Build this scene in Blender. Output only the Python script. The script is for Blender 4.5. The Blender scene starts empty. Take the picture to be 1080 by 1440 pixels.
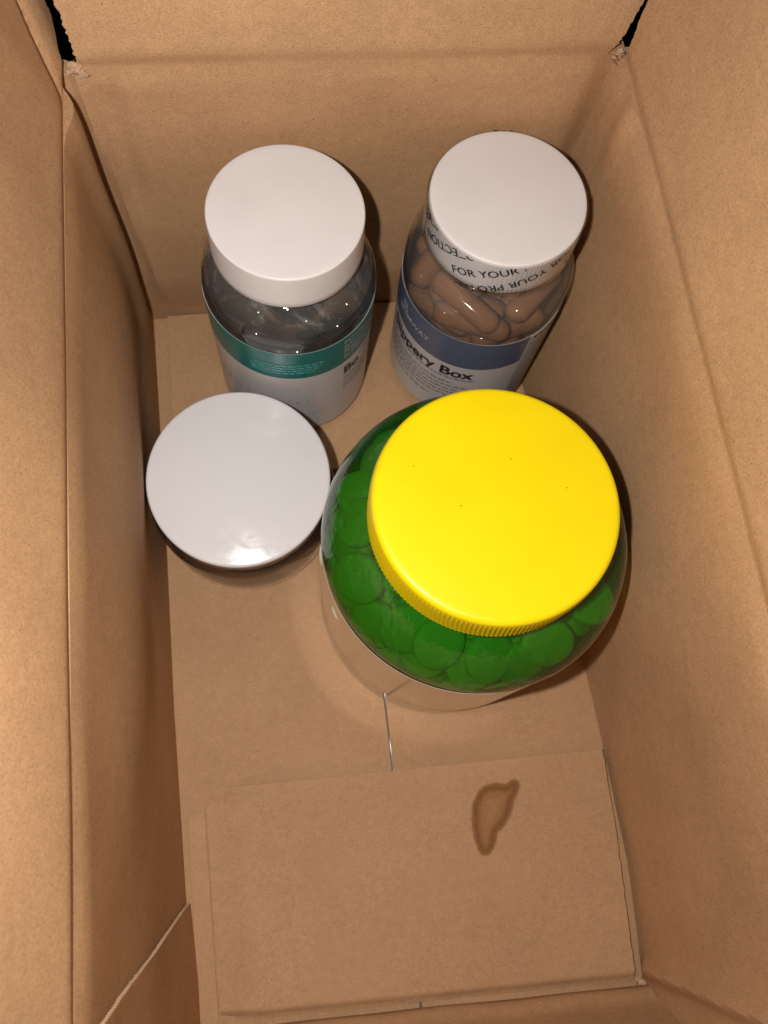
import bpy, math, random
import numpy as np
from mathutils import Vector, Matrix, noise

# ------------------------------------------------------------------ scene, camera, light, exposure
S = bpy.context.scene
COL = S.collection
W = 0.14                      # inner width of the carton in metres; all layout numbers are multiples of it

cam_d = bpy.data.cameras.new('camera')
cam = bpy.data.objects.new('camera', cam_d); COL.objects.link(cam)
cam_d.sensor_fit = 'VERTICAL'; cam_d.sensor_height = 24.0
cam_d.lens = 24.0 * 1081.0 / 1440.0
cam_d.clip_start = 0.005; cam_d.clip_end = 50
CP = Vector((0.31797, 0.57264, 1.92340))
rot = Matrix(((0.989056, 0.093007, -0.114533), (-0.120704, 0.95649, -0.265625), (0.084844, 0.276542, 0.957249)))
cam.matrix_world = Matrix.Translation(CP * W) @ rot.to_4x4()
cam_d.dof.use_dof = True
cam_d.dof.focus_distance = 1.42 * W
cam_d.dof.aperture_fstop = 17.0
S.camera = cam

world = bpy.data.worlds.new('World'); S.world = world; world.use_nodes = True
bg = world.node_tree.nodes['Background']
bg.inputs[0].default_value = (1.0, 0.86, 0.72, 1); bg.inputs[1].default_value = 0.022

fl = bpy.data.lights.new('phone_flash', 'POINT')
fl.energy = 1.98; fl.color = (1.0, 0.945, 0.89); fl.shadow_soft_size = 0.0028
flash = bpy.data.objects.new('phone_flash', fl); COL.objects.link(flash)
flash.location = (CP + Vector((-0.15, 0.05, 0.0))) * W

S.view_settings.view_transform = 'Standard'; S.view_settings.look = 'None'
S.view_settings.exposure = 0.0; S.view_settings.gamma = 1.0
S.view_settings.use_curve_mapping = False
S.render.engine = 'CYCLES'
cy = S.cycles
cy.use_denoising = True
cy.max_bounces = 16; cy.diffuse_bounces = 6; cy.glossy_bounces = 6; cy.transparent_max_bounces = 24
cy.transmission_bounces = 8
cy.blur_glossy = 0.2; cy.sample_clamp_indirect = 12.0
cy.use_guiding = True; cy.guiding_training_samples = 64
cy.caustics_reflective = True; cy.caustics_refractive = False

rng = random.Random(7)

# ------------------------------------------------------------------ helpers
def link(name, verts, faces, mat, parent=None, smooth=True, kind=None):
    me = bpy.data.meshes.new(name)
    me.from_pydata([tuple(W * c for c in v) for v in verts], [], faces)
    me.update()
    if smooth:
        me.polygons.foreach_set('use_smooth', [True] * len(me.polygons))
    if mat: me.materials.append(mat)
    o = bpy.data.objects.new(name, me); COL.objects.link(o)
    if parent: o.parent = parent
    if kind: o['kind'] = kind
    return o

def sharp(o, deg=35):
    """split shading at sharp edges"""
    me = o.data
    import bmesh
    bm = bmesh.new(); bm.from_mesh(me)
    bmesh.ops.recalc_face_normals(bm, faces=bm.faces[:])
    for e in bm.edges:
        if len(e.link_faces) == 2 and e.calc_face_angle(0) > math.radians(deg): e.smooth = False
    bm.to_mesh(me); bm.free()
    return o

def empty(name, loc, label, cat, group=None):
    o = bpy.data.objects.new(name, None); COL.objects.link(o)
    o.location = Vector(loc) * W; o.empty_display_size = 0.01
    o['label'] = label; o['category'] = cat
    if group: o['group'] = group
    return o

def lathe(name, prof, mat, parent, seg=128, mod=None, deg=30):
    vs, fs = [], []
    n = len(prof)
    for i, (r, z) in enumerate(prof):
        for k in range(seg):
            a = 2 * math.pi * k / seg
            rr = r if mod is None else r + mod(a, i, r, z)
            vs.append((rr * math.cos(a), rr * math.sin(a), z))
    for i in range(n - 1):
        for k in range(seg):
            k2 = (k + 1) % seg
            fs.append((i * seg + k, i * seg + k2, (i + 1) * seg + k2, (i + 1) * seg + k))
    if prof[0][0] > 1e-6 and name not in OPEN: fs.append(tuple(range(seg))[::-1])
    if prof[-1][0] > 1e-6 and name not in OPEN: fs.append(tuple((n - 1) * seg + k for k in range(seg)))
    return sharp(link(name, vs, fs, mat, parent), deg)
OPEN = {'label', 'colour_band', 'shrink_band', 'label_panel', 'inner_wall', 'body'}

def arc(cx, cz, r, a0, a1, n):
    return [(cx + r * math.cos(math.radians(a0 + (a1 - a0) * i / n)), cz + r * math.sin(math.radians(a0 + (a1 - a0) * i / n))) for i in range(n + 1)]

def sleeve(name, r, z0, z1, a0, a1, mat, parent, t=0.0012, nz=6):
    """thin closed paper sleeve round a cylinder between two angles (degrees)"""
    n = max(8, int(abs(a1 - a0) / 2.5)); vs = []; fs = []
    for rr in (r, r + t):
        for j in range(nz + 1):
            z = z0 + (z1 - z0) * j / nz
            for i in range(n + 1):
                a = math.radians(a0 + (a1 - a0) * i / n)
                vs.append((rr * math.cos(a), rr * math.sin(a), z))
    m = (nz + 1) * (n + 1); ix = lambda s, j, i: s * m + j * (n + 1) + i
    for j in range(nz):
        for i in range(n):
            fs.append((ix(1, j, i), ix(1, j, i + 1), ix(1, j + 1, i + 1), ix(1, j + 1, i)))
            fs.append((ix(0, j, i), ix(0, j + 1, i), ix(0, j + 1, i + 1), ix(0, j, i + 1)))
    for i in range(n):
        fs.append((ix(0, 0, i), ix(0, 0, i + 1), ix(1, 0, i + 1), ix(1, 0, i)))
        fs.append((ix(0, nz, i), ix(1, nz, i), ix(1, nz, i + 1), ix(0, nz, i + 1)))
    for j in range(nz):
        fs.append((ix(0, j, 0), ix(1, j, 0), ix(1, j + 1, 0), ix(0, j + 1, 0)))
        fs.append((ix(0, j, n), ix(0, j + 1, n), ix(1, j + 1, n), ix(1, j, n)))
    return sharp(link(name, vs, fs, mat, parent), 40)

def glyphs(body, size, bold=0.0, spacing=1.0):
    cu = bpy.data.curves.new('tmp_text', 'FONT'); cu.body = body; cu.size = size
    cu.offset = bold; cu.space_character = spacing; cu.resolution_u = 3
    o = bpy.data.objects.new('tmp_text', cu); COL.objects.link(o)
    dg = bpy.context.evaluated_depsgraph_get(); dg.update()
    me = bpy.data.meshes.new_from_object(o.evaluated_get(dg))
    vs = [(v.co.x, v.co.y) for v in me.vertices]; fs = [tuple(p.vertices) for p in me.polygons]
    bpy.data.objects.remove(o); bpy.data.curves.remove(cu); bpy.data.meshes.remove(me)
    return vs, fs

def wrap_text(body, size, r, ang, z, mat, parent, bold=0.0, spacing=1.0, slope=0.0, flip=False, zclip=None, name='lettering', align='left'):
    """flat print laid on a cylinder, first letter at ang (deg); reading direction is counter-clockwise seen from above"""
    vs, fs = glyphs(body, size, bold, spacing)
    if not vs: return None
    wd = max(v[0] for v in vs)
    cs, sn = math.cos(slope), math.sin(slope)
    out = []
    for x, y in vs:
        if align == 'right': x -= wd
        if align == 'centre': x -= wd / 2
        if flip: x, y = -x, -y
        X, Y = x * cs - y * sn, x * sn + y * cs
        a = math.radians(ang) + X / r
        out.append((r * math.cos(a), r * math.sin(a), z + Y))
    if zclip:
        fs = [f for f in fs if all(zclip[0] < out[i][2] < zclip[1] for i in f)]
    return link(name, out, fs, mat, parent, smooth=False)

def dashes(rows, r, mat, parent, name='small_print', h=0.006):
    """rows of words too small to read: (z, a0, a1)"""
    vs, fs = [], []
    for z, a0, a1 in rows:
        a = a0
        while a < a1:
            w = rng.uniform(1.6, 5.5); b = min(a + w, a1); k = 3
            base = len(vs)
            for i in range(k + 1):
                t = math.radians(a + (b - a) * i / k)
                hh = h * rng.uniform(0.75, 1.1)
                vs += [(r * math.cos(t), r * math.sin(t), z), (r * math.cos(t), r * math.sin(t), z + hh)]
            for i in range(k):
                fs.append((base + 2 * i, base + 2 * i + 2, base + 2 * i + 3, base + 2 * i + 1))
            a = b + rng.uniform(0.7, 1.3)
    return link(name, vs, fs, mat, parent, smooth=False)

# ------------------------------------------------------------------ materials
def newmat(name):
    m = bpy.data.materials.new(name); m.use_nodes = True
    nt = m.node_tree; p = nt.nodes['Principled BSDF']
    return m, nt, p

def N(nt, t, **kw):
    n = nt.nodes.new(t)
    for k, v in kw.items(): setattr(n, k, v)
    return n

def ramp(nt, stops):
    r = N(nt, 'ShaderNodeValToRGB'); cr = r.color_ramp
    while len(cr.elements) < len(stops): cr.elements.new(0.5)
    for e, (p, c) in zip(cr.elements, stops):
        e.position = p; e.color = (*c, 1) if len(c) == 3 else c
    return r

def cardboard(name, base, stretch=(1, 1, 1), seed=0.0, blotch=0.5, stripe=None):
    m, nt, p = newmat(name); L = nt.links
    tc = N(nt, 'ShaderNodeTexCoord')
    mp = N(nt, 'ShaderNodeMapping'); mp.inputs['Scale'].default_value = stretch
    mp.inputs['Location'].default_value = (seed, seed * 1.7, seed * 0.6)
    L.new(tc.outputs['Object'], mp.inputs[0])
    def noise_n(scale, detail, rough, src=mp):
        n = N(nt, 'ShaderNodeTexNoise'); n.inputs['Scale'].default_value = scale
        n.inputs['Detail'].default_value = detail; n.inputs['Roughness'].default_value = rough
        L.new(src.outputs[0], n.inputs['Vector']); return n
    big = noise_n(22, 5, 0.55); fib = noise_n(3000, 3, 0.7); mid = noise_n(420, 4, 0.65); fleck = noise_n(1500, 2, 0.5)
    b = base
    r1 = ramp(nt, [(0.30, tuple(c * (1 - 0.13 * blotch) for c in b)), (0.70, tuple(min(1, c * (1 + 0.12 * blotch)) for c in b))])
    L.new(big.outputs[0], r1.inputs[0])
    r2 = ramp(nt, [(0.30, (0.72, 0.70, 0.67)), (0.5, (1, 1, 1)), (0.72, (1.20, 1.22, 1.25))])
    L.new(fib.outputs[0], r2.inputs[0])
    r3 = ramp(nt, [(0.30, (0.93, 0.925, 0.92)), (0.70, (1.05, 1.055, 1.06))])
    L.new(mid.outputs[0], r3.inputs[0])
    r4 = ramp(nt, [(0.0, (1, 1, 1)), (0.225, (0.45, 0.42, 0.40)), (0.27, (1, 1, 1)), (0.76, (1, 1, 1)), (0.80, (1.35, 1.38, 1.42))])
    r4.color_ramp.elements[0].color = (0.45, 0.42, 0.40, 1)
    L.new(fleck.outputs[0], r4.inputs[0])
    cur = r1.outputs[0]
    for r in (r2, r3, r4):
        mx = N(nt, 'ShaderNodeMix', data_type='RGBA', blend_type='MULTIPLY'); mx.inputs[0].default_value = 1.0
        L.new(cur, mx.inputs[6]); L.new(r.outputs[0], mx.inputs[7]); cur = mx.outputs[2]
    L.new(cur, p.inputs['Base Color'])
    p.inputs['Roughness'].default_value = 0.72; p.inputs['Specular IOR Level'].default_value = 0.28
    bp = N(nt, 'ShaderNodeBump'); bp.inputs['Strength'].default_value = 0.35; bp.inputs['Distance'].default_value = 0.00025
    L.new(fib.outputs[0], bp.inputs['Height'])
    bp2 = N(nt, 'ShaderNodeBump'); bp2.inputs['Strength'].default_value = 0.08; bp2.inputs['Distance'].default_value = 0.0008
    L.new(mid.outputs[0], bp2.inputs['Height']); L.new(bp.outputs[0], bp2.inputs['Normal'])
    if stripe:        # faint washboard of the flutes behind the liner
        wv = N(nt, 'ShaderNodeTexWave', wave_type='BANDS', bands_direction=stripe); wv.inputs['Scale'].default_value = 62
        wv.inputs['Distortion'].default_value = 1.2; wv.inputs['Detail'].default_value = 1; wv.inputs['Detail Scale'].default_value = 0.4
        L.new(tc.outputs['Object'], wv.inputs['Vector'])
        b3 = N(nt, 'ShaderNodeBump'); b3.inputs['Strength'].default_value = 0.05; b3.inputs['Distance'].default_value = 0.0004
        L.new(wv.outputs[0], b3.inputs['Height']); L.new(bp2.outputs[0], b3.inputs['Normal']); L.new(b3.outputs[0], p.inputs['Normal'])
    else:
        L.new(bp2.outputs[0], p.inputs['Normal'])
    return m

KRAFT = (0.44, 0.262, 0.138)
M_floor = cardboard('kraft_board_floor', KRAFT, seed=0.3)
M_fflap = cardboard('kraft_board_flap', (0.445, 0.267, 0.143), seed=2.1)
M_side = cardboard('kraft_board_side', KRAFT, stretch=(1, 0.7, 0.8), seed=4.2, blotch=1.1, stripe='Y')
M_back = cardboard('kraft_board_back', KRAFT, stretch=(0.75, 1, 1), seed=6.7, blotch=1.0, stripe='X')
M_torn = cardboard('torn_paper', (0.50, 0.33, 0.21), seed=9.0, blotch=1.0)

def plastic(name, col, rough=0.35, spec=0.5, bump=0.0, bscale=900, specks=None, sss=0.0):
    m, nt, p = newmat(name); L = nt.links
    p.inputs['Base Color'].default_value = (*col, 1)
    p.inputs['Roughness'].default_value = rough; p.inputs['Specular IOR Level'].default_value = spec
    tc = N(nt, 'ShaderNodeTexCoord')
    if bump:
        n = N(nt, 'ShaderNodeTexNoise'); n.inputs['Scale'].default_value = bscale; n.inputs['Detail'].default_value = 3
        L.new(tc.outputs['Object'], n.inputs['Vector'])
        b = N(nt, 'ShaderNodeBump'); b.inputs['Strength'].default_value = bump; b.inputs['Distance'].default_value = 0.0002
        L.new(n.outputs[0], b.inputs['Height']); L.new(b.outputs[0], p.inputs['Normal'])
    if specks:
        n = N(nt, 'ShaderNodeTexNoise'); n.inputs['Scale'].default_value = 420; n.inputs['Detail'].default_value = 1.5
        L.new(tc.outputs['Object'], n.inputs['Vector'])
        dark = tuple(c * 0.35 for c in col)
        r = ramp(nt, [(0.0, dark), (specks, dark), (specks + 0.02, col), (1, col)])
        n2 = N(nt, 'ShaderNodeTexNoise'); n2.inputs['Scale'].default_value = 45; n2.inputs['Detail'].default_value = 4
        L.new(tc.outputs['Object'], n2.inputs['Vector'])
        r2 = ramp(nt, [(0.3, (0.95, 0.95, 0.95)), (0.7, (1.03, 1.03, 1.03))]); L.new(n2.outputs[0], r2.inputs[0])
        mx = N(nt, 'ShaderNodeMix', data_type='RGBA', blend_type='MULTIPLY'); mx.inputs[0].default_value = 1
        L.new(n.outputs[0], r.inputs[0]); L.new(r.outputs[0], mx.inputs[6]); L.new(r2.outputs[0], mx.inputs[7])
        L.new(mx.outputs[2], p.inputs['Base Color'])
    if sss:
        p.inputs['Subsurface Weight'].default_value = sss; p.inputs['Subsurface Radius'].default_value = (1, .9, .8)
        p.inputs['Subsurface Scale'].default_value = 0.002
    return m

WHITE = (0.69, 0.675, 0.685)
M_cap = plastic('white_cap_plastic', WHITE, 0.42, 0.4, bump=0.05, specks=0.19)
M_yellow = plastic('yellow_cap_plastic', (0.82, 0.655, 0.002), 0.36, 0.4, bump=0.04, specks=0.20)
M_label = plastic('label_paper', (0.52, 0.50, 0.50), 0.30, 0.45)
M_teal = plastic('teal_print', (0.012, 0.145, 0.13), 0.30, 0.45)
M_blue = plastic('blue_print', (0.085, 0.105, 0.165), 0.30, 0.45)
M_ink = plastic('black_ink', (0.02, 0.02, 0.02), 0.4, 0.3)
M_grey = plastic('grey_ink', (0.22, 0.21, 0.21), 0.4, 0.3)
M_pale = plastic('pale_ink', (0.36, 0.42, 0.44), 0.4, 0.3)
M_paleteal = plastic('pale_teal_ink', (0.10, 0.36, 0.36), 0.4, 0.3)
M_whiteink = plastic('white_ink', (0.36, 0.38, 0.40), 0.4, 0.3)
M_caps = plastic('brown_capsule', (0.26, 0.12, 0.055), 0.08, 0.55, bump=0.12, bscale=500)
M_soft = plastic('dark_softgel', (0.012, 0.014, 0.009), 0.12, 0.6)
M_tab = plastic('tablet_chalk', (0.66, 0.66, 0.55), 0.75, 0.2, bump=0.3, bscale=1500)
M_glabel = plastic('metallised_label', (0.62, 0.54, 0.42), 0.10, 0.6)
M_glabel.node_tree.nodes['Principled BSDF'].inputs['Metallic'].default_value = 0.5
M_dark = plastic('dark_cloth', (0.012, 0.006, 0.006), 0.95, 0.1)

# worn glossy lid of the short jar: smudges change the gloss
def smudged():
    m, nt, p = newmat('smudged_white_lid'); L = nt.links
    p.inputs['Base Color'].default_value = (0.67, 0.66, 0.68, 1); p.inputs['Specular IOR Level'].default_value = 0.5
    tc = N(nt, 'ShaderNodeTexCoord')
    n = N(nt, 'ShaderNodeTexNoise'); n.inputs['Scale'].default_value = 130; n.inputs['Detail'].default_value = 6; n.inputs['Roughness'].default_value = 0.7
    n.inputs['Distortion'].default_value = 1.2
    L.new(tc.outputs['Object'], n.inputs['Vector'])
    r = ramp(nt, [(0.38, (0.10,) * 3), (0.62, (0.22,) * 3)]); L.new(n.outputs[0], r.inputs[0]); L.new(r.outputs[0], p.inputs['Roughness'])
    n2 = N(nt, 'ShaderNodeTexNoise'); n2.inputs['Scale'].default_value = 260; n2.inputs['Detail'].default_value = 4
    L.new(tc.outputs['Object'], n2.inputs['Vector'])
    b = N(nt, 'ShaderNodeBump'); b.inputs['Strength'].default_value = 0.012; b.inputs['Distance'].default_value = 0.0005
    L.new(n2.outputs[0], b.inputs['Height']); L.new(b.outputs[0], p.inputs['Normal'])
    return m
M_lid3 = smudged()

def clear(name, tint, haze=0.06, hazecol=(0.6, 0.6, 0.6), rough=0.03, bump=0.0, fres=1.5, hvar=0.0, bscale=170):
    """thin clear plastic wall: tinted see-through, fresnel gloss, a little haze"""
    m, nt, p = newmat(name); L = nt.links; nt.nodes.remove(p)
    out = nt.nodes['Material Output']
    tr = N(nt, 'ShaderNodeBsdfTransparent'); tr.inputs[0].default_value = (*tint, 1)
    gl = N(nt, 'ShaderNodeBsdfAnisotropic'); gl.inputs['Roughness'].default_value = rough; gl.inputs['Color'].default_value = (1, 1, 1, 1)
    df = N(nt, 'ShaderNodeBsdfDiffuse'); df.inputs[0].default_value = (*hazecol, 1)
    fr = N(nt, 'ShaderNodeFresnel')
    ge = N(nt, 'ShaderNodeNewGeometry'); mi = N(nt, 'ShaderNodeMath', operation='MULTIPLY_ADD')   # same gloss from both faces of the wall
    mi.inputs[1].default_value = 1.0 / fres - fres; mi.inputs[2].default_value = fres
    L.new(ge.outputs['Backfacing'], mi.inputs[0]); L.new(mi.outputs[0], fr.inputs[0])
    m1 = N(nt, 'ShaderNodeMixShader'); m1.inputs[0].default_value = haze
    if hvar:          # patchy haze: dust and scuffs on the jar, painted bright streaks on bottle shoulder
        tch = N(nt, 'ShaderNodeTexCoord'); nh = N(nt, 'ShaderNodeTexNoise'); nh.inputs['Scale'].default_value = 95; nh.inputs['Detail'].default_value = 8
        nh.inputs['Roughness'].default_value = 0.72; nh.inputs['Distortion'].default_value = 0.8
        L.new(tch.outputs['Object'], nh.inputs['Vector'])
        rh = ramp(nt, [(0.40, (haze * 0.6,) * 3), (0.56, (haze,) * 3), (0.72, (hvar,) * 3)]); L.new(nh.outputs[0], rh.inputs[0]); L.new(rh.outputs[0], m1.inputs[0])
    L.new(tr.outputs[0], m1.inputs[1]); L.new(df.outputs[0], m1.inputs[2])
    m2 = N(nt, 'ShaderNodeMixShader'); L.new(fr.outputs[0], m2.inputs[0]); L.new(m1.outputs[0], m2.inputs[1]); L.new(gl.outputs[0], m2.inputs[2])
    L.new(m2.outputs[0], out.inputs[0])
    if bump:
        tc = N(nt, 'ShaderNodeTexCoord')
        n = N(nt, 'ShaderNodeTexNoise'); n.inputs['Scale'].default_value = bscale; n.inputs['Detail'].default_value = 4
        L.new(tc.outputs['Object'], n.inputs['Vector'])
        b = N(nt, 'ShaderNodeBump'); b.inputs['Strength'].default_value = bump; b.inputs['Distance'].default_value = 0.0008
        L.new(n.outputs[0], b.inputs['Height']); L.new(b.outputs[0], gl.inputs['Normal']); L.new(b.outputs[0], fr.inputs['Normal'])
    return m
M_clear = clear('clear_plastic', (0.90, 0.90, 0.89), 0.05, bump=0.05)
M_clear_in = clear('clear_plastic_inside', (0.96, 0.96, 0.95), 0.03, bump=0.22)
M_green = clear('green_plastic', (0.14, 0.44, 0.035), 0.22, (0.028, 0.18, 0.02), rough=0.05, bump=0.32, hvar=0.85, bscale=420)
M_film = clear('shrink_film', (0.97, 0.97, 0.97), 0.0, rough=0.08)
M_tape = plastic('packing_tape', (0.16, 0.125, 0.11), 0.16, 0.4)

# ------------------------------------------------------------------ the surface under the box
g = link('ground', [(-12, -12, -0.03), (12, -12, -0.03), (12, 12, -0.03), (-12, 12, -0.03)], [(0, 1, 2, 3)], M_dark, smooth=False)
g['kind'] = 'structure'; g['label'] = 'dark surface under the carton seen through its torn corners'

# ------------------------------------------------------------------ the cardboard box
box = empty('cardboard_box', (0, 0, 0), 'open brown corrugated cardboard box with torn corner slots holding the bottles', 'box')

def nz(x, y, z, s):
    return noise.noise(Vector((x, y, z)) * s)

def sheet(name, fn, nu, nv, t, mat, parent=box):
    """board with real thickness: fn(u,v) is the inner face, t the offset to the outer face"""
    vs, fs = [], []
    t = Vector(t)
    for s in (0, 1):
        for j in range(nv + 1):
            for i in range(nu + 1):
                vs.append(tuple(Vector(fn(i / nu, j / nv)) + t * s))
    m = (nu + 1) * (nv + 1); ix = lambda s, j, i: s * m + j * (nu + 1) + i
    for j in range(nv):
        for i in range(nu):
            fs.append((ix(0, j, i), ix(0, j, i + 1), ix(0, j + 1, i + 1), ix(0, j + 1, i)))
            fs.append((ix(1, j, i), ix(1, j + 1, i), ix(1, j + 1, i + 1), ix(1, j, i + 1)))
    for i in range(nu):
        fs.append((ix(0, 0, i), ix(1, 0, i), ix(1, 0, i + 1), ix(0, 0, i + 1)))
        fs.append((ix(0, nv, i), ix(0, nv, i + 1), ix(1, nv, i + 1), ix(1, nv, i)))
    for j in range(nv):
        fs.append((ix(0, j, 0), ix(0, j + 1, 0), ix(1, j + 1, 0), ix(1, j, 0)))
        fs.append((ix(0, j, nu), ix(1, j, nu), ix(1, j + 1, nu), ix(0, j + 1, nu)))
    return sharp(link(name, vs, fs, mat, parent), 40)

lerp = lambda a, b, t: a + (b - a) * t
def ss(a, b, x):
    t = min(1, max(0, (x - a) / (b - a))); return t * t * (3 - 2 * t)
H, LB = 0.823, 1.713
T = 0.02
def interp(tab, x):
    return float(np.interp(x, [a for a, b in tab], [b for a, b in tab]))
LF = [(-0.1, 0.006), (0.09, 0.006), (0.25, -0.003), (0.67, -0.010), (1.2, -0.009), (1.72, -0.016)]
RF = [(-0.1, 1.000), (0.05, 1.010), (0.2, 1.018), (0.40, 1.016), (0.6, 1.008), (1.0, 0.992), (1.72, 0.965)]
env = lambda v: 4 * v * (1 - v)

# bottom: two long flaps meeting at the middle seam
sheet('bottom_flap', lambda u, v: (lerp(-0.03, 0.4895 + 0.0012 * nz(0, v * 1.7, 3, 9), u), lerp(-0.13, LB + .02, v),
      0.0015 * nz(u, v * 1.7, 0, 4) - 0.002 * ss(0.86, 1, u)), 30, 60, (0, 0, -T), M_floor)
sheet('bottom_flap', lambda u, v: (lerp(0.4945 + 0.0012 * nz(4, v * 1.7, 3, 9), 1.03, u), lerp(-0.14, LB + .02, v),
      0.0015 * nz(u + 5, v * 1.7, 0, 4) - 0.002 * ss(0.14, 0, u)), 30, 60, (0, 0, -T), M_floor)
# clear tape sagging in the seam
vs, fs = [], []
for j in range(241):
    for i in range(9):
        x = -0.011 + 0.022 * i / 8
        vs.append((0.492 + x, lerp(-0.1, LB, j / 240), -0.0085 - 0.0035 * math.cos(x / 0.011 * 1.4) + 0.0045 * math.sin(lerp(-0.1, LB, j / 240) * 25.0 - 2.4)))
for j in range(240):
    for i in range(8):
        a = j * 9 + i; fs.append((a, a + 1, a + 10, a + 9))
link('seam_tape', vs, fs, M_tape, box)

# short inner flaps folded over the bottom
TZ = 0.0245
def front_flap(u, v):
    # v = 0 at the front fold, 1 at the free edge
    x0 = lerp(0.059, 0.052, v) if v < 0.9 else lerp(0.0527, 0.072, (v - 0.9) / 0.1)
    x0 += 0.004 * nz(0, v, 8, 14) + 0.002 * nz(0, v, 2, 50)
    x1 = lerp(0.978, 0.999, min(1, v * 1.5)) + 0.0022 * nz(1, v, 2, 22) + 0.0016 * nz(1, v, 5, 70)
    y0 = lerp(0.006, -0.047, u); y1 = lerp(0.480, 0.455, u) + 0.0012 * nz(u, 0, 4, 12)
    z = TZ - 0.016 * ss(0.10, 0, u) - 0.012 * ss(0.25, 0, u) * ss(0.9, 1, v) + 0.0016 * nz(u, v, 9, 5) + 0.004 * ss(0.8, 1, u) * ss(0.6, 0, v) * 0.4
    z += 0.003 * ss(0.06, 0, v) * nz(u, 0, 5, 8) - 0.013 * ss(0.045, 0, v) + 0.013 * ss(0.75, 1, v) * ss(0.08, 0.3, u) * (0.7 + 0.6 * nz(u, 0, 2, 6))
    return (lerp(x0, x1, u), lerp(y0, y1, v), z)
FF = sheet('inner_flap', front_flap, 90, 110, (0, 0, -0.0045), M_fflap)
sheet('flap_edge_strip', lambda u, v: (lerp(0.012, lerp(0.0555, 0.050, v) - 0.0028 * max(0.1, 0.6 + 1.6 * nz(0, v, 6, 9)) + 0.002 * nz(0, v, 2, 50), u), lerp(0.0, 0.425 + 0.01 * u, v), 0.0046 + 0.0006 * nz(u, v, 3, 6)), 6, 60, (0, 0, -0.0025), M_fflap, FF)
def back_flap(u, v):
    x0 = 0.026 + 0.003 * nz(0, v, 3, 12); x1 = 0.945 + 0.003 * nz(1, v, 3, 12)
    return (lerp(x0, x1, u), lerp(LB - 0.006, 1.225 + 0.01 * u, v), 0.022 + 0.001 * nz(u, v, 1, 5))
sheet('inner_flap', back_flap, 40, 24, (0, 0, -T + 0.0005), M_fflap)

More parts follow.
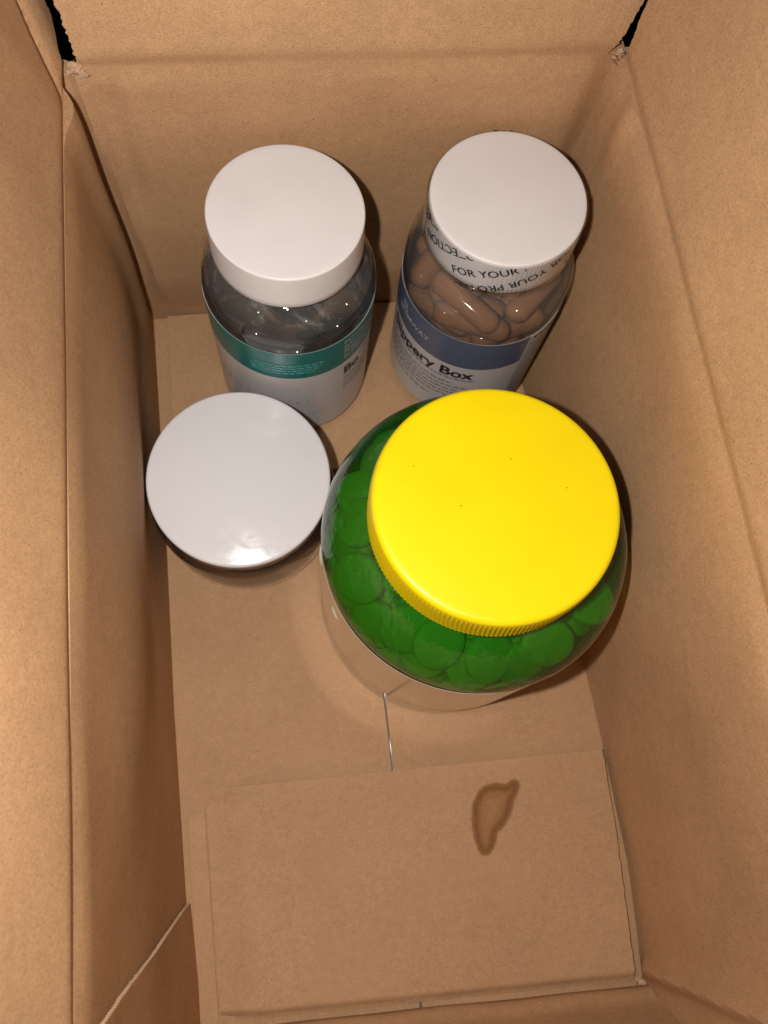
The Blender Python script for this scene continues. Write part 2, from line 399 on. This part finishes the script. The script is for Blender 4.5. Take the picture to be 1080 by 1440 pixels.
# stain on the front inner flap: dried ring with a tail
SP = [(0.6712, 0.3787), (0.6857, 0.398), (0.7064, 0.4078), (0.7294, 0.4075), (0.7516, 0.402), (0.7646, 0.4102), (0.7766, 0.4122), (0.7838, 0.4033), (0.78, 0.393), (0.7674, 0.3698), (0.7582, 0.3499), (0.7491, 0.33), (0.7375, 0.3176), (0.7161, 0.3031), (0.7078, 0.287), (0.6953, 0.2682), (0.6846, 0.2602), (0.6719, 0.2628), (0.6651, 0.279), (0.66, 0.3002), (0.659, 0.3245), (0.6622, 0.3449)]
def stain():
    n0 = len(SP); P = []
    for i in range(n0):          # catmull-rom smoothing
        p0, p1, p2, p3 = [Vector(SP[(i + k) % n0]) for k in (-1, 0, 1, 2)]
        for k in range(4):
            t = k / 4
            P.append(0.5 * ((2 * p1) + (p2 - p0) * t + (2 * p0 - 5 * p1 + 4 * p2 - p3) * t * t + (3 * p1 - p0 - 3 * p2 + p3) * t ** 3))
    poly = [tuple(p) for p in P]
    def inside(x, y):
        c = False; j = len(poly) - 1
        for i in range(len(poly)):
            (xi, yi), (xj, yj) = poly[i], poly[j]
            if (yi > y) != (yj > y) and x < (xj - xi) * (y - yi) / (yj - yi) + xi: c = not c
            j = i
        return c
    A = np.array(poly); B = np.roll(A, -1, 0)
    def dist(x, y):
        d = B - A; t = np.clip(((x - A[:, 0]) * d[:, 0] + (y - A[:, 1]) * d[:, 1]) / (d ** 2).sum(1), 0, 1)
        return float(np.min(np.hypot(A[:, 0] + t * d[:, 0] - x, A[:, 1] + t * d[:, 1] - y)))
    x0, x1, y0, y1 = 0.645, 0.80, 0.245, 0.427; nu, nv = 78, 92
    vs, dd, fs = [], [], []
    for j in range(nv + 1):
        for i in range(nu + 1):
            x, y = lerp(x0, x1, i / nu), lerp(y0, y1, j / nv)
            # follow the flap under it
            u = (x - 0.055) / (0.99 - 0.055); yy0 = lerp(0.006, -0.047, u); yy1 = lerp(0.48, 0.455, u)
            z = front_flap(u, (y - yy0) / (yy1 - yy0))[2]
            vs.append((x, y, z + 0.0012))
            d = dist(x, y) * (1 if inside(x, y) else -1)
            dd.append(d)
    for j in range(nv):
        for i in range(nu):
            q = [j * (nu + 1) + i, j * (nu + 1) + i + 1, (j + 1) * (nu + 1) + i + 1, (j + 1) * (nu + 1) + i]
            if max(dd[k] for k in q) > -0.004: fs.append(tuple(q))
    m = cardboard('stained_board', (0.445, 0.267, 0.143), seed=2.1); nt = m.node_tree; L = nt.links
    p = nt.nodes['Principled BSDF']; out = nt.nodes['Material Output']
    at = N(nt, 'ShaderNodeAttribute'); at.attribute_name = 'soak'
    no = N(nt, 'ShaderNodeTexNoise'); no.inputs['Scale'].default_value = 150; no.inputs['Detail'].default_value = 6
    tc = N(nt, 'ShaderNodeTexCoord'); L.new(tc.outputs['Object'], no.inputs['Vector'])
    ad = N(nt, 'ShaderNodeMath', operation='MULTIPLY_ADD'); ad.inputs[1].default_value = 0.22; 
    L.new(no.outputs[0], ad.inputs[0]); L.new(at.outputs['Fac'], ad.inputs[2])
    sb = N(nt, 'ShaderNodeMath', operation='SUBTRACT'); sb.inputs[1].default_value = 0.11; L.new(ad.outputs[0], sb.inputs[0])
    rp = ramp(nt, [(0.0, (1, 1, 1)), (0.21, (1, 1, 1)), (0.27, (0.62, 0.48, 0.33)), (0.37, (0.43, 0.30, 0.17)), (0.56, (0.66, 0.56, 0.41)), (0.85, (0.76, 0.68, 0.53))])
    L.new(sb.outputs[0], rp.inputs[0])
    src = p.inputs['Base Color'].links[0].from_socket
    mx = N(nt, 'ShaderNodeMix', data_type='RGBA', blend_type='MULTIPLY'); mx.inputs[0].default_value = 1
    L.new(src, mx.inputs[6]); L.new(rp.outputs[0], mx.inputs[7]); L.new(mx.outputs[2], p.inputs['Base Color'])
    ra = ramp(nt, [(0.0, (0, 0, 0)), (0.17, (0, 0, 0)), (0.31, (1, 1, 1))]); L.new(sb.outputs[0], ra.inputs[0])
    tr = N(nt, 'ShaderNodeBsdfTransparent'); ms = N(nt, 'ShaderNodeMixShader')
    L.new(ra.outputs[0], ms.inputs[0]); L.new(tr.outputs[0], ms.inputs[1]); L.new(p.outputs[0], ms.inputs[2]); L.new(ms.outputs[0], out.inputs[0])
    o = link('stain', vs, fs, m, FF)
    a = o.data.attributes.new('soak', 'FLOAT', 'POINT')
    a.data.foreach_set('value', [min(1, max(0, 0.25 + d * 15)) for d in dd])
    o['label'] = 'brown dried ring stain with a tail'
stain()

# walls
def left_wall(u, v):
    y = lerp(-0.01, LB + 0.004, u); z = lerp(-0.002, H, v)
    x = lerp(interp(LF, y), 0.001 - 0.007 * ss(1.6, 1.7, y), v)
    x += 0.018 * math.exp(-((y - 1.635) / 0.045) ** 2) * ss(0.02, 0.3, v) - 0.011 * ss(1.63, 1.71, y) * ss(0, 0.2, v)
    x += 0.021 * math.exp(-((v - 0.62) / 0.20) ** 2) * ss(1.7, 1.4, y) * ss(0.30, 0.75, y)
    x -= 0.007 * ss(0.955, 1, v) * ss(1.7, 1.6, y)
    x += 0.004 * nz(y, z, 2, 4) * ss(0, 0.1, v) * ss(1, .95, v)
    return (x, y, z)
sheet('left_wall', left_wall, 120, 40, (-T, 0, 0), M_side)
def right_wall(u, v):
    y = lerp(-0.09, LB + 0.022, u); z = lerp(-0.002, H, v)
    x = lerp(interp(RF, y), 0.999, ss(0, 0.85, v)) + 0.006 * nz(y, z, 7, 4) * ss(1, .93, v)
    x += 0.010 * env(v) * ss(0.1, 0.4, y) * ss(1.65, 1.2, y) + 0.007 * ss(0.955, 1, v)
    # dents near the front corner
    x -= 0.026 * math.exp(-((y + 0.02 - 0.10 * v) / 0.022) ** 2) * ss(0.0, 0.10, v)
    x -= 0.010 * math.exp(-((y - 1.60) / 0.03) ** 2) * ss(0.7, 1, v)
    return (x, y, z)
sheet('right_wall', right_wall, 170, 40, (T, 0, 0), M_side)
def back_wall(u, v):
    x = lerp(-0.035, 1.012, u); z = lerp(-0.002, H, v)
    x0 = x
    y = LB + 0.007 * ss(0.945, 1, v) + 0.020 * ss(0.93, 1, u) + 0.006 * env(u) * env(v) + 0.004 * nz(x, z, 4, 4) * env(min(1, max(0, u))) 
    y -= 0.018 * ss(1.0, 0.72, v) * ss(0.0, 0.25, v) * ss(0, .12, u) * ss(1, .88, u)         # softened shoulder under the top crease
    y += 0.006 * nz(x, z * 0.7, 11, 3) * env(v) * ss(0, .1, u) * ss(1, .9, u)
    y -= 0.010 * math.exp(-((x - 0.012 - 0.03 * (1 - v)) / 0.012) ** 2) * ss(0.05, 0.3, v)  # crushed ridge by the corner
    y += 0.012 * math.exp(-((x - 0.055) / 0.025) ** 2) * ss(0.45, 0.7, v) * ss(1, .9, v)
    return (x, y, z + 0.006 * math.sin(u * 5) * v * 0.4)
sheet('back_wall', back_wall, 110, 60, (0, T, 0), M_back)
def front_wall(u, v):
    x = lerp(-0.01, 1.01, u); z = lerp(0.0, H, v)
    y0 = lerp(0.004, -0.052, u) - 0.014
    y = y0 - 0.07 * v + 0.016 * math.exp(-((v - 0.045 - 0.015 * nz(u, 2, 3, 5)) / 0.035) ** 2) * (0.8 + 0.5 * nz(u, 0, 3, 4))
    z += 0.004 * nz(u, 1, 1, 6) * ss(0.0, 0.05, v)
    return (x, y, z)
sheet('front_wall', front_wall, 60, 90, (0, -T, 0), M_back)
# glued joint tab lapped over the left wall, its cut end showing the flutes
def tab(u, v):
    y = lerp(0.245 - 0.004 * v + 0.0012 * nz(0, v, 3, 25), -0.0, u); z = lerp(0.003, H - 0.004, v)
    return (left_wall((y + 0.01) / (LB + 0.014), v)[0] + 0.0085 + 0.0015 * nz(y, z, 6, 6) * u, y, z)
TB = sheet('joint_tab', tab, 24, 60, (-0.007, 0, 0), M_side)
vs, fs = [], []
n = 150
for i in range(n + 1):
    v = i / n; x, y, z = tab(0, v)
    xi = x - 0.0066 + (0.0060 if i % 2 else 0.0)
    off = 0.0022 + 0.0012 * rng.random()
    vs += [(xi, y - 0.002, z), (xi, y + off, z + 0.002)]
for i in range(n):
    a = 2 * i; fs.append((a, a + 2, a + 3, a + 1))
link('flute_edge', vs, fs, M_torn, TB, smooth=False)

# top flaps, standing open
def rise(a, t, k=0.014):
    """open flap leaning a degrees outwards; the first millimetres above the crease stay upright"""
    e = t - k * (1 - math.exp(-t / k))
    return math.sin(math.radians(a)) * e, math.cos(math.radians(a)) * t
s35, c35 = math.sin(math.radians(35)), math.cos(math.radians(35))
def jag(v, k, a=0.004):
    return a * (nz(v, k, 1.3, 45) + 0.6 * nz(v, k, 7.1, 130))
def flap_back(u, v):
    t = 0.5 * v ** 1.5
    x0 = interp([(0, 0.027), (0.024, 0.023), (0.052, 0.019), (0.079, 0.018), (0.11, 0.012), (0.5, 0.0)], t) + jag(v * 3, 1)
    x1 = interp([(0, 0.975), (0.009, 0.978), (0.044, 0.993), (0.096, 1.010), (0.5, 1.03)], t) + jag(v * 3, 2, 0.003)
    x = lerp(x0, x1, u)
    b = back_wall((x + 0.035) / 1.047, 1.0); f = ss(0.06, 0, t); dy, dz = rise(20, t, 0.02); dy += 0.009 * math.exp(-(t / 0.022) ** 2) - 0.009 * f
    return (x, lerp(LB, min(b[1], LB + 0.009), f) + dy + 0.006 * nz(x, t, 3, 3) * ss(0, .05, t), lerp(H, b[2], f) + dz)
sheet('top_flap', flap_back, 60, 90, (0, T * 0.9, -T * 0.3), M_back)
def flap_left(u, v):
    t = 0.5 * v ** 1.5
    y1 = interp([(0, 1.702), (0.009, 1.705), (0.029, 1.722), (0.039, 1.746), (0.052, 1.775), (0.075, 1.785), (0.5, 1.83)], t) + jag(v * 3, 3, 0.004)
    y = lerp(-0.02, y1, u)
    yc = 1.645 + (t / 0.10) * 0.070            # buckle: a crease running from the fold near the back corner outwards
    d = (y - yc)
    lift = -0.010 * math.exp(-(d / 0.010) ** 2) * ss(0, 0.01, t) * ss(0.3, 0.1, t) + 0.008 * ss(0, 0.06, d) * ss(0, 0.02, t)
    w = 0.005 * nz(y, t, 5, 3) * ss(0, 0.08, t); dx, dz = rise(14.5, t, 0.010)
    return (0.001 - 0.007 * ss(1.6, 1.7, y) + 0.0015 * nz(y, 0, 3, 3) - dx - 0.007 * math.exp(-(t / 0.016) ** 2) * ss(1.7, 1.6, y) + (lift + w) * 0.97, y, H + dz + (lift + w) * 0.25 + 0.001)
sheet('top_flap', flap_left, 170, 90, (-T * 0.9, 0, -T * 0.3), M_side)
def flap_right(u, v):
    t = 0.5 * v ** 1.5
    y1 = interp([(0, 1.700), (0.017, 1.701), (0.045, 1.706), (0.08, 1.716), (0.11, 1.720), (0.5, 1.74)], t) + jag(v * 3, 4, 0.002)
    y = lerp(-0.09, y1, u); w = 0.007 * nz(y, t, 8, 3) * ss(0, 0.08, t); dx, dz = rise(4, t, 0.004)
    return (0.999 + dx - w + 0.007 * math.exp(-(t / 0.018) ** 2), y, H + dz + 0.001)
sheet('top_flap', flap_right, 110, 80, (T * 0.9, 0, -T * 0.3), M_side)
def flap_front(u, v):
    t = v * 0.5; y0 = lerp(0.004, -0.075, u) - 0.056
    return (lerp(0.02, 0.98, u), y0 - s35 * 1.2 * t, H + c35 * t + 0.001)
sheet('top_flap', flap_front, 20, 20, (0, -T, -T * 0.3), M_back)

# shredded paper where the slots were torn open
def torn(cx, cy, cz, sx, sy, sz, k, seed):
    vs, fs = [], []; r = random.Random(seed)
    for a in range(k):
        b = len(vs); p = Vector((cx + r.uniform(-sx, sx), cy + r.uniform(-sy, sy), cz + r.uniform(-sz, sz)))
        d = Vector((r.uniform(-1, 1), r.uniform(-.6, .6), r.uniform(-.2, 1))).normalized() * r.uniform(.010, .022)
        e = Vector((r.uniform(-1, 1), r.uniform(-1, 1), r.uniform(-.6, .6))).normalized() * r.uniform(.004, .010)
        m1 = d * .5 + Vector((r.uniform(-1, 1), r.uniform(-1, 1), r.uniform(-1, 1))) * .003
        vs += [tuple(p - e), tuple(p + e), tuple(p + m1 - e * .8), tuple(p + m1 + e * .9), tuple(p + d - e * .3), tuple(p + d + e * .4)]
        fs += [(b, b + 1, b + 3, b + 2), (b + 2, b + 3, b + 5, b + 4)]
    return link('torn_paper', vs, fs, M_torn, box, smooth=False)
torn(0.012, 1.716, 0.818, 0.014, 0.004, 0.010, 14, 3)
torn(0.990, 1.712, 0.822, 0.009, 0.004, 0.008, 9, 5)
torn(0.990, -0.050, 0.012, 0.006, 0.006, 0.004, 5, 8)

# ------------------------------------------------------------------ packer bottles
def bottle(loc, label, rb, rc, capmat, ribs, wall):
    b = empty('supplement_bottle', loc, label, 'bottle')
    zt = 0.658                                # top of cap above the base
    body = [(rb - 0.035, 0.004), (rb - 0.018, 0.0), (rb - 0.006, 0.008), (rb, 0.026), (rb, 0.40)]
    body += [(rb, 0.455), (rb - 0.002, 0.470), (rb - 0.007, 0.488), (rb - 0.015, 0.505), (rb - 0.026, 0.520), (rb - 0.040, 0.533), (rb - 0.052, 0.540),
             (rb - 0.060, 0.545), (rb - 0.062, 0.550), (rb - 0.052, 0.553), (rb - 0.049, 0.557), (rb - 0.052, 0.561), (rb - 0.062, 0.564), (rb - 0.062, 0.61)]
    o = lathe('body', [(0.0, 0.012)] + body, wall, b, deg=60)
    lathe('inner_wall', [(max(0, r - 0.008), z + 0.004) for r, z in body[2:-1]], M_clear_in, o, deg=60)
    cap_p = [(rc - 0.010, zt - 0.092), (rc - 0.002, zt - 0.094), (rc, zt - 0.091)]
    cap_p += [(rc - 0.0003 * i, lerp(zt - 0.091, zt - 0.006, i / 6)) for i in range(1, 7)]
    cap_p += arc(rc - 0.006, zt - 0.0045, 0.0042, 5, 85, 5)
    cap_p += [(rc - 0.014, zt), (rc * 0.6, zt + 0.0006), (0.0, zt + 0.001)]
    seg = 128 if not ribs else ribs * 4
    mod = None
    if ribs:
        def mod(a, i, r, z):
            return 0.0010 * max(0, math.cos(a * ribs)) if 2 <= i <= 8 else 0.0
    c = lathe('cap', cap_p, capmat, b, seg=seg, mod=mod, deg=50)
    return b, c, zt

def pill_mesh(name, r, half, mat, seg=14):
    prof = [(0, -half)] + arc(0, -half + r, r, -75, 0, 4) + arc(0, half - r, r, 0, 75, 4) + [(0, half)]
    vs, fs = [], []
    for (rr, z) in prof:
        for k in range(seg):
            a = 2 * math.pi * k / seg; vs.append((W * rr * math.cos(a), W * rr * math.sin(a), W * z))
    for i in range(len(prof) - 1):
        for k in range(seg):
            k2 = (k + 1) % seg; fs.append((i * seg + k, i * seg + k2, (i + 1) * seg + k2, (i + 1) * seg + k))
    me = bpy.data.meshes.new(name); me.from_pydata(vs, [], fs); me.update()
    me.polygons.foreach_set('use_smooth', [True] * len(me.polygons)); me.materials.append(mat)
    return me

def pack(n, R, z0, zmax, r, half, seed, tilt=0.35, gap=1.7):
    """drop rounded rods into a round bottle one after another; returns (centre, axis)"""
    rd = random.Random(seed); L = []; out = []
    ks = np.linspace(-1, 1, 5)
    pts = np.zeros((0, 3))
    for _ in range(n * 9):
        best = None
        for _t in range(14):
            a = rd.uniform(0, 2 * math.pi); ph = rd.uniform(-tilt, tilt)
            ax = np.array([math.cos(a) * math.cos(ph), math.sin(a) * math.cos(ph), math.sin(ph)])
            rho = (R - r) * math.sqrt(rd.random()); th = rd.uniform(0, 2 * math.pi)
            c = np.array([rho * math.cos(th), rho * math.sin(th), 0.0])
            P = c + np.outer(ks, ax) * (half - r)
            if np.max(np.hypot(P[:, 0], P[:, 1])) > R - r: continue
            z = z0 + r - P[:, 2].min()
            if len(pts):
                d2 = ((P[:, None, :2] - pts[None, :, :2]) ** 2).sum(2); h2 = (gap * r) ** 2 - d2
                mk = h2 > 0
                if mk.any():
                    zz = (pts[None, :, 2] + np.sqrt(np.maximum(h2, 0)) - P[:, 2][:, None])[mk].max(); z = max(z, zz)
            if best is None or z < best[0]: best = (z, c, ax)
        if best is None: continue
        z, c, ax = best
        c = c + np.array([0, 0, z]); P = c + np.outer(ks, ax) * (half - r)
        if P[:, 2].max() > zmax - r: continue
        if any(math.hypot(p[0], p[1]) > R - r - 1.1 * max(0, p[2] + r - 0.46) for p in P): continue
        pts = np.vstack([pts, P]); out.append((c, ax))
        if len(out) >= n: break
    return out

def place(me, name, c, ax, base, label, cat, group, spin=0.0):
    o = bpy.data.objects.new(name, me); COL.objects.link(o)
    q = Vector((0, 0, 1)).rotation_difference(Vector(ax))
    o.rotation_mode = 'QUATERNION'; o.rotation_quaternion = q
    o.location = (Vector(base) + Vector(c)) * W
    o['label'] = label; o['category'] = cat; o['group'] = group
    return o

BZ = 0.0225
# --- teal bottle
B1 = (0.3535, 1.523, BZ); rb1 = 0.186
b1, cap1, zt = bottle(B1, 'clear bottle with teal and white label and plain white cap by the back wall', rb1, 0.1525, M_cap, 0, clear('hazy_clear_plastic', (0.88, 0.89, 0.89), 0.04, (0.42, 0.42, 0.42), bump=0.12))
sh = [(rb1 - 0.010, 0.488), (rb1 - 0.017, 0.505), (rb1 - 0.028, 0.519), (rb1 - 0.042, 0.531), (rb1 - 0.055, 0.538)]
lathe('inner_wall', sh, clear('painted_sheen_shoulder', (0.9, 0.9, 0.9), 0.07, (0.5, 0.5, 0.5), bump=0.2, hvar=0.5), b1, deg=60)  # grey haze and pale streaks painted in for reflections in the clear shoulder
lab = sleeve('label', rb1 + 0.0004, 0.030, 0.4385, -250, 75, M_label, b1, t=0.0008)
sleeve('colour_band', rb1 + 0.0014, 0.327, 0.4395, -249, 74, M_teal, b1, t=0.0006)
rt = rb1 + 0.0032
dashes([(0.385 - 0.011 * k, -122 + 3 * (k == 0), -72 - 2 * k) for k in range(4)], rt, M_paleteal, b1, h=0.0055)
for k, (t, zz) in enumerate((('POWER', 0.413), ('BALANCE', 0.392), ('FEMININE', 0.371), ('SUPPORT', 0.350))):
    wrap_text(t, 0.022, rt, -57, zz, M_whiteink, b1, bold=0.0004)
rl = rb1 + 0.0024
wrap_text('Bo', 0.048, rl, -56, 0.268, M_ink, b1, bold=0.0014)
dashes([(0.300, -40, -12), (0.246, -55, -20), (0.232, -55, -25), (0.216, -55, -28), (0.202, -55, -22), (0.188, -55, -30)], rl, M_grey, b1, h=0.005)
dashes([(0.262, -108, -88), (0.125, -118, -70), (0.112, -112, -76)], rl, M_pale, b1, h=0.006)
def ring(ang, z, r, mat, parent, rx=0.026, w=0.0028):
    vs, fs = [], []
    for i in range(28):
        t = 2 * math.pi * i / 28
        for rr in (rx - w, rx):
            a = math.radians(ang) + rr * math.cos(t) / r
            vs.append((r * math.cos(a), r * math.sin(a), z + rr * 0.95 * math.sin(t)))
    for i in range(28):
        j = (i + 1) % 28; fs.append((2 * i, 2 * i + 1, 2 * j + 1, 2 * j))
    o = link('icon_ring', vs, fs, mat, parent, smooth=False)
    # small mark inside
    vs = []; k = 7
    for i in range(k):
        t = 2 * math.pi * i / k; q = 0.010 * (1 if i % 2 else 0.55); a = math.radians(ang) + q * math.cos(t) / r
        vs.append((r * math.cos(a), r * math.sin(a), z + q * math.sin(t)))
    link('icon_mark', vs, [tuple(range(k))], mat, o, smooth=False)
for a in (-148, -129, -110, -91): ring(a, 0.196, rl, M_pale, b1)
me = pill_mesh('softgel', 0.036, 0.068, M_soft)
for c, ax in pack(70, rb1 - 0.012, 0.014, 0.46, 0.036, 0.068, 11, 0.25):
    place(me, 'softgel', c, ax, B1, 'dark glossy softgel inside the teal labelled bottle', 'softgel', 'dark softgels in the teal bottle')

# --- blue bottle with the printed shrink band
B2 = (0.789, 1.530, BZ); rb2 = 0.187; rc2 = 0.1572
B2 = (0.803, 1.530, BZ); M2 = Matrix.Translation(Vector(B2)) @ Matrix.Rotation(math.radians(-1.3), 4, 'Y')
b2, cap2, zt = bottle(B2, 'clear bottle with blue and white label, white cap sealed by a printed shrink band', rb2, rc2, M_cap, 110, M_clear)
b2.rotation_euler = (0, math.radians(-1.3), 0)
sleeve('label', rb2 + 0.0004, 0.030, 0.404, -268, 10, M_label, b2, t=0.0008)
sleeve('colour_band', rb2 + 0.0014, 0.288, 0.4050, -267, -66, M_blue, b2, t=0.0006)
rt = rb2 + 0.0032; rl = rb2 + 0.0024
wrap_text('Slippery Box', 0.052, rl, -98, 0.236, M_ink, b2, bold=0.0016, align='right')
wrap_text('BOMWAY', 0.026, rt, -137, 0.335, M_whiteink, b2, bold=0.0004, align='right')
wrap_text('B', 0.048, rt, -161, 0.350, M_whiteink, b2, bold=-0.0002, align='right')
dashes([(0.222, -178, -96), (0.197, -178, -112), (0.180, -178, -100), (0.163, -178, -106), (0.146, -178, -98), (0.129, -178, -104), (0.105, -176, -128)], rl, M_grey, b2, h=0.0075)
sleeve('label_panel', rb2 + 0.0021, 0.035, 0.402, -65.5, -12, plastic('grey_panel', (0.40, 0.385, 0.38), 0.35, 0.4), b2, t=0.0004)
dashes([(0.385, -62, -36)] , rb2 + 0.0030, M_ink, b2, h=0.009)
dashes([(0.360 - 0.013 * k, -63, -18) for k in range(23)], rb2 + 0.0030, M_grey, b2, h=0.0042)
sleeve('shrink_band', rc2 + 0.0016, zt - 0.104, zt - 0.004, -180, 179.9, M_film, b2, t=0.0004, nz=8)
rs = rc2 + 0.0030; zc = (zt - 0.106, zt - 0.003)
SL = math.atan(0.457)
def sealrow(text, ang, z, flip):
    wrap_text(text, 0.0285, rs, ang, z - BZ, M_ink, b2, bold=0.0002, spacing=1.02, slope=SL, flip=flip, zclip=zc)
# upright rows rise to the right; every other row is printed upside down
sealrow('FOR YOUR PROTECTION', -137.0, 0.604, False)
sealrow('FOR YOUR PROTECTION', -50.5, 0.686, True)
sealrow('SEALED FOR YOUR PROTECTION', -182.0, 0.640, False)
sealrow('PROTECTION', -114.0, 0.706, True)
sealrow('FOR YOUR PROTECTION', -45.0, 0.606, False)
sealrow('SEALED FOR YOUR', 25.0, 0.66, True)
sealrow('SEALED FOR YOUR PROTECTION', 40.0, 0.606, False)
sealrow('PROTECTION', 110.0, 0.66, True)
sealrow('SEALED FOR YOUR', 130.0, 0.606, False)
me = pill_mesh('capsule', 0.027, 0.090, M_caps)
for c, ax in pack(140, rb2 - 0.010, 0.012, 0.56, 0.027, 0.090, 5, 0.25, 1.3):
    place(me, 'capsule', M2 @ Vector(c), ax, (0, 0, 0), 'brown capsule inside the blue labelled bottle', 'capsule', 'brown capsules in the blue bottle')

# ------------------------------------------------------------------ short jar with the scuffed lid, resting on the edge of the inner flap
J = empty('short_jar', (0.2015, 1.148, 0.002), 'short clear jar with scuffed white lid tilted against the left side of the box', 'jar')
J.rotation_euler = (math.radians(2.8), math.radians(0.4), 0)
rj, rl3, hj = 0.2125, 0.2005, 0.300
prof = [(0.0, 0.008), (rj - 0.05, 0.006), (rj - 0.022, 0.0), (rj - 0.006, 0.010), (rj, 0.030), (rj + 0.001, 0.10), (rj, 0.205), (rj - 0.003, 0.222), (rj - 0.010, 0.235), (rj - 0.018, 0.243), (rj - 0.026, 0.247), (rj - 0.026, 0.27)]
jb = lathe('body', prof, clear('smoky_plastic', (0.42, 0.36, 0.31), 0.06, (0.25, 0.2, 0.17), bump=0.1), J, deg=60)
lathe('inner_wall', [(max(0.0, r - 0.010), z + 0.006) for r, z in prof[2:]], M_clear_in, jb, deg=60)
cp = [(rl3 - 0.008, hj - 0.046), (rl3 - 0.001, hj - 0.047), (rl3, hj - 0.045), (rl3, hj - 0.008)] + arc(rl3 - 0.0065, hj - 0.0065, 0.0065, 5, 82, 6) + [(rl3 * q, hj + 0.0005 + 0.016 * (1 - q * q) - 0.0018) for q in (0.93, 0.85, 0.75, 0.6, 0.45, 0.3, 0.15, 0.0)]
lathe('lid', cp, M_lid3, J, seg=160, deg=50)

# ------------------------------------------------------------------ green jar with the yellow cap
GB = (0.672, 0.892, 0.004)
G = empty('green_jar', GB, 'large green translucent jar of tablets with knurled yellow cap', 'jar')
G.rotation_euler = (math.radians(-3.1), 0, 0)
GM = Matrix.Translation(Vector(GB)) @ Matrix.Rotation(math.radians(-3.1), 4, 'X')
rg = 0.308
prof = [(0.0, 0.010), (rg - 0.06, 0.008), (rg - 0.028, 0.0), (rg - 0.012, 0.006), (rg - 0.005, 0.024), (rg - 0.002, 0.05), (rg - 0.002, 0.425),
        (rg + 0.001, 0.434), (rg + 0.001, 0.442), (rg - 0.003, 0.460), (rg - 0.011, 0.484), (rg - 0.024, 0.510), (rg - 0.042, 0.533), (rg - 0.064, 0.547), (rg - 0.084, 0.556), (rg - 0.098, 0.562), (rg - 0.104, 0.567), (rg - 0.106, 0.60)]
lathe('body', prof, M_green, G, seg=160, deg=60)
sleeve('label', rg - 0.0014, 0.028, 0.400, -180, 179.9, M_glabel, G, t=0.0018, nz=10)
rc4, zt4 = 0.2235, 0.652
cp = [(rc4 - 0.010, 0.552), (rc4 - 0.001, 0.550), (rc4 + 0.001, 0.553)]
nk = 14
cp += [(rc4, lerp(0.556, 0.634, i / nk)) for i in range(nk + 1)]
cp += [(rc4 - 0.0004, 0.637)] + arc(rc4 - 0.0125, 0.6400, 0.0118, 2, 88, 8) + [(rc4 - 0.02, zt4 + 0.0001), (rc4 * .5, zt4 + 0.0008), (0, zt4 + 0.001)]
def knurl(a, i, r, z):
    if 3 <= i <= 3 + nk:
        f = min(1.0, (i - 2) / 2.0, (4 + nk - i) / 3.0)
        return 0.0042 * f * (0.5 + 0.5 * math.cos(170 * (a + (z - 0.556) * 0.6))) - 0.002 * f
    return 0.0
lathe('cap', cp, M_yellow, G, seg=170 * 5, mod=knurl, deg=75)

# tablets heaped inside
def tablet_mesh(r, h):
    prof = [(0, -h), (r * .7, -h * .97), (r * .9, -h * .88), (r * .97, -h * .7), (r, -h * .5), (r, h * .5), (r * .97, h * .7), (r * .9, h * .88), (r * .7, h * .97), (0, h)]
    vs, fs = [], []; seg = 24
    for (rr, z) in prof:
        for k in range(seg):
            a = 2 * math.pi * k / seg; vs.append((W * rr * math.cos(a), W * rr * math.sin(a), W * z))
    for i in range(len(prof) - 1):
        for k in range(seg):
            k2 = (k + 1) % seg; fs.append((i * seg + k, i * seg + k2, (i + 1) * seg + k2, (i + 1) * seg + k))
    me = bpy.data.meshes.new('tablet'); me.from_pydata(vs, [], fs); me.update()
    me.polygons.foreach_set('use_smooth', [True] * len(me.polygons)); me.materials.append(M_tab)
    return me
me = tablet_mesh(0.052, 0.013)
rd = random.Random(21); placed = []
def try_tab(rho, th, z, ax):
    c = Vector((rho * math.cos(th), rho * math.sin(th), z))
    for p, a in placed:
        if (p - c).length < 0.050: return
    placed.append((c, ax))
for ringr, zz, cnt, tl in ((0.245, 0.455, 15, 0.5), (0.17, 0.475, 10, 0.3), (0.085, 0.48, 5, 0.2), (0.0, 0.48, 1, 0.1), (0.258, 0.40, 17, 0.9), (0.18, 0.42, 11, .4), (0.268, 0.345, 18, 1.2), (0.17, 0.36, 10, .5), (0.06, 0.41, 4, .3), (0.06, .35, 4, .3)):
    for k in range(cnt):
        th = 2 * math.pi * (k + rd.uniform(-0.22, 0.22)) / cnt + ringr * 9
        ax = Vector((math.cos(th) * tl + rd.uniform(-.5, .5), math.sin(th) * tl + rd.uniform(-.5, .5), 1)).normalized()
        try_tab(ringr + rd.uniform(-0.012, 0.008), th, zz + rd.uniform(-0.014, 0.012), ax)
for c, ax in placed:
    place(me, 'tablet', GM @ c, ax, (0, 0, 0), 'round chalky tablet inside the green jar', 'tablet', 'round tablets in the green jar')
vs, fs = [], []
for j in range(9):
    for k in range(48):
        a = 2 * math.pi * k / 48; r = 0.288 * j / 8
        vs.append((GB[0] + r * math.cos(a), GB[1] + 0.013 + r * math.sin(a), 0.36 + 0.03 * nz(r * math.cos(a), r * math.sin(a), 1, 14)))
for j in range(8):
    for k in range(48):
        k2 = (k + 1) % 48; fs.append((j * 48 + k, j * 48 + k2, (j + 1) * 48 + k2, (j + 1) * 48 + k))
# the deeper mass
hp = link('tablet_heap', vs, fs, M_tab, kind='stuff'); hp['label'] = 'mass of tablets deep inside the green jar'; hp['category'] = 'tablets'
